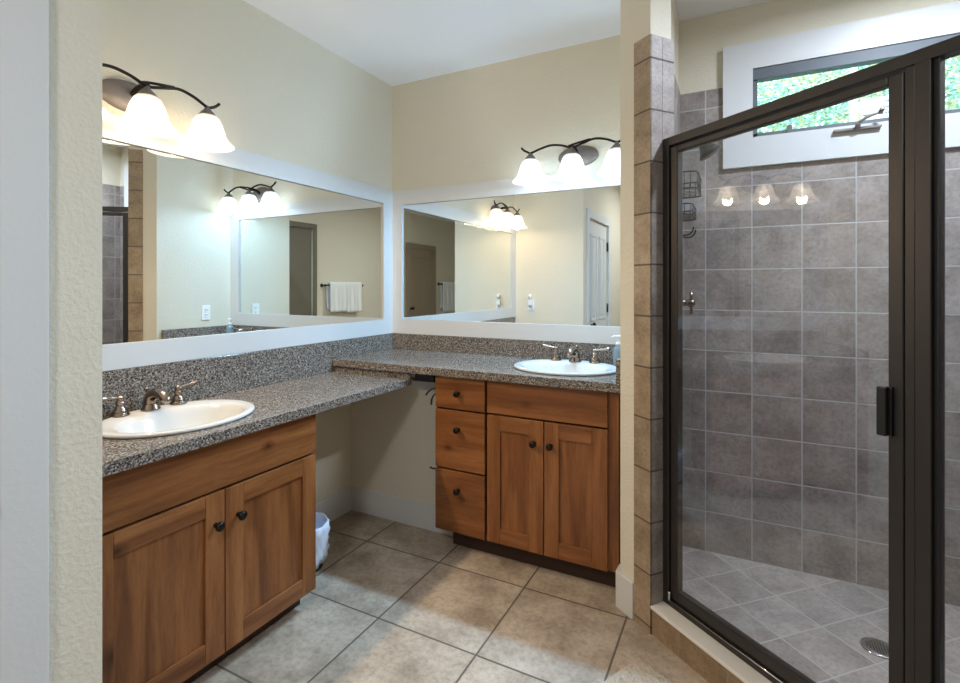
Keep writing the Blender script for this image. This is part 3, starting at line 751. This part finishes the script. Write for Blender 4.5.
def basket(z0, z1, w, dp):
    b_ = MB()
    for z_ in (z0, z1):
        r_ = spline([(.008,-w,z_),(.05,-w,z_),(dp-.02,-w,z_),(dp,-w+.03,z_),(dp,0,z_),(dp,w-.03,z_),(dp-.02,w,z_),(.05,w,z_),(.008,w,z_),(.008,0,z_),(.008,-w,z_)],4)
        b_.tube(r_, .0032, 8)
    for i in range(7):
        y = -w+.02+(2*w-.04)*i/6
        b_.tube([(dp,y,z1),(dp,y,z0),(.008,y,z0),(.008,y,z1)], .0019, 6)
    for x in (.03,.055,.08):
        for y in (-w, w): b_.tube([(x,y,z0),(x,y,z1)], .0019, 6)
    b_.build('basket', M['black'], cd)
basket(1.765, 1.835, .13, .105); basket(1.655, 1.70, .12, .085)
sd_ = MB()
for y in (-.05,.07): sd_.tube(spline([(.008,y,1.60),(.03,y,1.575),(.06,y,1.57),(.08,y,1.585),(.086,y,1.605)],4), .0034, 8)
sd_.tube([(.008,-.11,1.60),(.008,.11,1.60)], .003, 8); sd_.build('hook_row', M['black'], cd)

# ------------------------------------------------------------------ small things
bn = thing('waste_basket', 'small waste basket with a white bag beside the near cabinet', 'bin', (-1.85, 1.755, 0))
MB().lathe([(0,.002),(.085,.002),(.088,.012),(.103,.205),(.100,.205),(.086,.014),(0,.012)], (0,0,0), 'Z', 36).build('bin_body', M['black'], bn)
bgm = MB(); m = 72; prof = [(0,.02),(.08,.022),(.088,.08),(.096,.16),(.099,.203),(.104,.214),(.109,.211),(.1105,.18),(.107,.15),(.107,.12),(.102,.105),(.106,.085),(.101,.06),(.098,.03)]
rings = []
for i, (r, z) in enumerate(prof):
    amp = .0 if i < 5 else .0045*min(1, (i-4)/3)
    rings.append([bgm.bm.verts.new(((r+amp*math.sin(9*a+1.3*i)+amp*.8*math.sin(17*a-i*2.1))*math.cos(a), (r+amp*math.sin(9*a+1.3*i)+amp*.8*math.sin(17*a-i*2.1))*math.sin(a), z+amp*1.2*math.sin(5*a+i))) for a in [2*PI*k_/m for k_ in range(m)]])
for A_, B_ in zip(rings, rings[1:]):
    for k_ in range(m): bgm.bm.faces.new((A_[k_], A_[(k_+1)%m], B_[(k_+1)%m], B_[k_])).smooth = True
o = bgm.build('liner_bag', M['bag'], bn); md = o.modifiers.new('thick', 'SOLIDIFY'); md.thickness = .0015; md.offset = 1

sp = thing('soap_bottle', 'pump bottle of blue soap on the far counter beside the sink', 'bottle', (-.555, 2.64, ZB_))
MB().lathe([(0,.001),(.027,.001),(.029,.006),(.029,.085),(.026,.098),(.014,.108),(.012,.112),(0,.112)], (0,0,0), 'Z', 28).build('bottle_body', M['soap'], sp)
MB().lathe([(0,.112),(.014,.112),(.014,.126),(.005,.128),(.005,.15),(.012,.152),(.012,.162),(0,.163)], (0,0,0), 'Z', 20).tube([(0,0,.157),(-.02,-.02,.158),(-.032,-.032,.152)], .0045, 10).build('pump', M['white_plastic'], sp)

def outlet(label, loc, rz):
    t = thing('wall_outlet', label, 'outlet', loc, rz)
    MB().box(-.036, .036, -.006, -.0005, -.058, .058, .003).build('cover_plate', M['white_plastic'], t)
    for z_ in (-.02, .02):
        r_ = MB().box(-.017, .017, -.0085, -.006, z_-.014, z_+.014, .003)
        r_.box(-.008, -.005, -.0092, -.008, z_-.004, z_+.007, 0, 1); r_.box(.005, .008, -.0092, -.008, z_-.004, z_+.007, 0, 1)
        r_.build('receptacle', [M['white_plastic'], M['black']], t)
    return t
outlet('white outlet on the side wall by the far sink, seen in the left mirror', (XSIDE, 2.51, 1.14), -PI/2)
outlet('white outlet above the near counter end, seen in the far mirror', (-1.90, .655, 1.155), PI)
nl = thing('night_light', 'white plug-in night light in the outlet mirrored above the near counter', 'night light', (-1.90, .665, 1.185), PI)
MB().box(-.022, .022, -.030, -.0005, -.035, .03, .006).build('night_light_body', M['white_plastic'], nl)
MB().lathe([(0,.055),(.012,.052),(.018,.04),(.019,.0),(0,0)], (0,-.016,.028), 'Z', 20).build('lens', M['white_plastic'], nl)

# bath mat, fluffy pile
mtb = MB(); MW, MD = .58, .80; nx, ny = 116, 160
hg_ = {}
for i in range(nx+1):
    for j in range(ny+1):
        ed = min(i, nx-i, j, ny-j)/6.0
        hgt = .006+.020*min(1, ed)**.5
        z_ = hgt*(.75+.5*random.random()) if ed > 0 else .001
        hg_[i,j] = mtb.bm.verts.new((MW*i/nx+random.uniform(-1,1)*.0014, -MD*j/ny+random.uniform(-1,1)*.0014, z_))
for i in range(nx):
    for j in range(ny): mtb.bm.faces.new((hg_[i,j], hg_[i,j+1], hg_[i+1,j+1], hg_[i+1,j])).smooth = True
tag(mtb.build('bath_mat', M['mat'], None, (-.322, 1.868, .0005), math.radians(-27)), 'beige shaggy bath mat on the floor in front of the shower curb', 'bath mat')

# towels and bars on the right wall (seen in the mirrors): local x along the bar, wall at y=0, faces -y
def towel_bar(label, loc, rz, w):
    t = thing('towel_bar', label, 'towel bar', loc, rz)
    MB().tube([(-w/2,-.07,0),(w/2,-.07,0)], .009, 12).build('bar', M['bronze'], t)
    for x in (-w/2, w/2):
        MB().lathe([(0,.085),(.014,.083),(.018,.07),(.012,.055),(.010,.02),(.026,.012),(.028,.001)], (x,0,0), '-Y', 20).build('bracket', M['bronze'], t)
    return t
def towel(label, loc, rz, w, hf, hb, th=.02):
    path = []
    for k_ in range(13): path.append((-.012-th, -hf+hf*k_/12))
    for k_ in range(1, 8):
        a_ = PI*k_/8; path.append((-(.012+th)*math.cos(a_), (.012+th)*math.sin(a_)))
    for k_ in range(11): path.append((.012+th, -hb*k_/10))
    mb_ = MB(); nn_ = 24; g = []
    for i in range(nn_+1):
        x = -w/2+w*i/nn_
        row = []
        for y, z in path:
            wv = .006*math.sin(x*38+z*5)+.004*math.sin(x*75+1)
            row.append(mb_.bm.verts.new((x+.004*math.sin(z*14), -.07+y+wv*min(1, abs(z)*6), z+.009)))
        g.append(row)
    for a_, b_ in zip(g, g[1:]):
        for k_ in range(len(path)-1): mb_.bm.faces.new((a_[k_], a_[k_+1], b_[k_+1], b_[k_])).smooth = True
    o = tag(mb_.build('towel', M['towel'], None, loc, rz), label, 'towel', 'white towels on the bars')
    md = o.modifiers.new('thick', 'SOLIDIFY'); md.thickness = th; md.offset = 0
    return o
RZ = -PI/2
towel_bar('dark towel bar mirrored in the left mirror', (XE, -.32, 1.365), RZ, .80)
towel('white folded towel nearest the closet opening, in the left mirror', (XE, -.16, 1.365), RZ, .34, .40, .36)
towel('white folded towel farther from the closet opening, in the left mirror', (XE, -.50, 1.365), RZ, .33, .42, .36)
towel_bar('dark towel bar mirrored in the far mirror beside the beige door', (XE, -3.50, 1.40), RZ, .84)
towel('white bath towel nearest the beige door, in the far mirror', (XE, -3.31, 1.40), RZ, .40, .58, .5)
towel('white bath towel farther from the beige door, in the far mirror', (XE, -3.70, 1.40), RZ, .36, .55, .5)

# fill lamp added on the unseen ceiling behind the camera
cln = thing('fill_lamp', 'added round fill lamp on the ceiling behind the camera', 'fill lamp', (-.45, -.7, ZC))
MB().lathe([(0,0),(.17,0),(.175,-.012),(.165,-.03),(.155,-.03),(0,-.03)], (0,0,-.0005), 'Z', 40).build('pan', M['pewter'], cln)
MB().lathe([(.15,-.03),(.14,-.06),(.10,-.085),(.05,-.097),(0,-.1)], (0,0,0), 'Z', 40).build('glass_bowl', M['lens'], cln)
ld = bpy.data.lights.new('fill_light', 'AREA'); ld.shape = 'DISK'; ld.size = .3; ld.energy = FILL_W; ld.color = (.93,.97,1.0)
lo = bpy.data.objects.new('fill_light', ld); COL.objects.link(lo); lo.parent = cln; lo.location = (0,0,-.11)

# ------------------------------------------------------------------ outside the window
def foliage_mat(name, c1, c2):
    m, nt, b = mat(name)
    g = N(nt, 'ShaderNodeNewGeometry'); r = ramp(nt, g.outputs['Random Per Island'], [(0, c1), (1, c2)])
    nt.links.new(r.outputs['Color'], b.inputs['Base Color']); b.inputs['Roughness'].default_value = .5
    b.inputs['Transmission Weight'].default_value = 0.0
    return m
M['hill'] = simple('earth_bank', lin(120,128,92), .95, 0, .1, 1.0, 8)
hm = MB(); G = {}
for i in range(29):
    for j in range(25):
        x = -6+16*i/28; y = 3.6+12*j/24
        z_ = -.3+.95*max(0, y-4.2)+.35*mnoise.noise(Vector((x*.5, y*.5, 0)))
        G[i,j] = hm.bm.verts.new((x, y, z_))
for i in range(28):
    for j in range(24): hm.bm.faces.new((G[i,j], G[i+1,j], G[i+1,j+1], G[i,j+1])).smooth = True
struct('hill', hm, M['hill'], 'green bank rising outside the shower window', 'hillside')
lf = MB()
for k_ in range(70000):
    x = random.uniform(-3.2, 5.2); y = random.uniform(4.6, 10.5)
    z0_ = -.3+.95*max(0, y-4.2)+.35*mnoise.noise(Vector((x*.5, y*.5, 0)))
    z_ = z0_+random.random()**1.5*(.55+.5*mnoise.noise(Vector((x*1.3, y*1.3, 3))))
    if 1.3 < x < 1.8 and 7.6 < y < 8.5: continue
    s_ = random.uniform(.014, .042); c_ = Vector((x, y, z_))
    a_ = Vector((random.gauss(0,1), random.gauss(0,1), random.gauss(0,.6))).normalized(); b_ = a_.cross(Vector((random.gauss(0,.5), random.gauss(0,.5), 1))).normalized()
    lf.bm.faces.new([lf.bm.verts.new(c_+a_*s_), lf.bm.verts.new(c_+b_*s_*.55), lf.bm.verts.new(c_-a_*s_), lf.bm.verts.new(c_-b_*s_*.55)])
tag(lf.build('hillside_foliage', foliage_mat('leaves', lin(80,160,145), lin(195,230,222))), 'dense bright green foliage covering the bank outside the window', 'foliage', kind='stuff')
M['oldwood'] = simple('weathered_wood', lin(150,158,160), .8, 0, .2, .5, 30)
tag(MB().box(.664, .708, 4.18, 4.224, -.3, 4.2, .006).build('wooden_post', M['oldwood']), 'grey wooden post standing just outside the shower window', 'post')
st = thing('wooden_crate', 'pale slatted wooden crate on the bank outside the window', 'crate', (1.56, 8.15, 3.42))
for k_ in range(5): MB().box(-.15, .15, -.012, 0, .02+k_*.075, .075+k_*.075, .003).build('slat', M['oldwood'], st)
cbx = MB()
for x in (-.15, .12):
    for y in (0, .2): cbx.box(x, x+.03, y, y+.03, -.1, .40, .003)
cbx.box(-.12, .12, .2, .212, 0, .38, .003); cbx.build('crate_frame', M['oldwood'], st)

# recessed lamp added out of view to brighten the shower
rl = thing('shower_fill_lamp', 'small round added fill lamp in the shower ceiling', 'fill lamp', (.70, 1.92, ZC))
MB().lathe([(.06,-.002),(.062,-.008),(.085,-.008),(.09,-.0005)], (0,0,0), 'Z', 40).build('trim_ring', M['trim'], rl)
MB().lathe([(.061,-.004),(0,-.004)], (0,0,0), 'Z', 40).build('diffuser', M['lens'], rl)
ld = bpy.data.lights.new('fill_light', 'AREA'); ld.shape = 'DISK'; ld.size = .12; ld.energy = SHOWER_FILL_W; ld.spread = math.radians(172); ld.color = (.72,.84,1.0)
lo = bpy.data.objects.new('fill_light', ld); COL.objects.link(lo); lo.parent = rl; lo.location = (0,0,-.012)
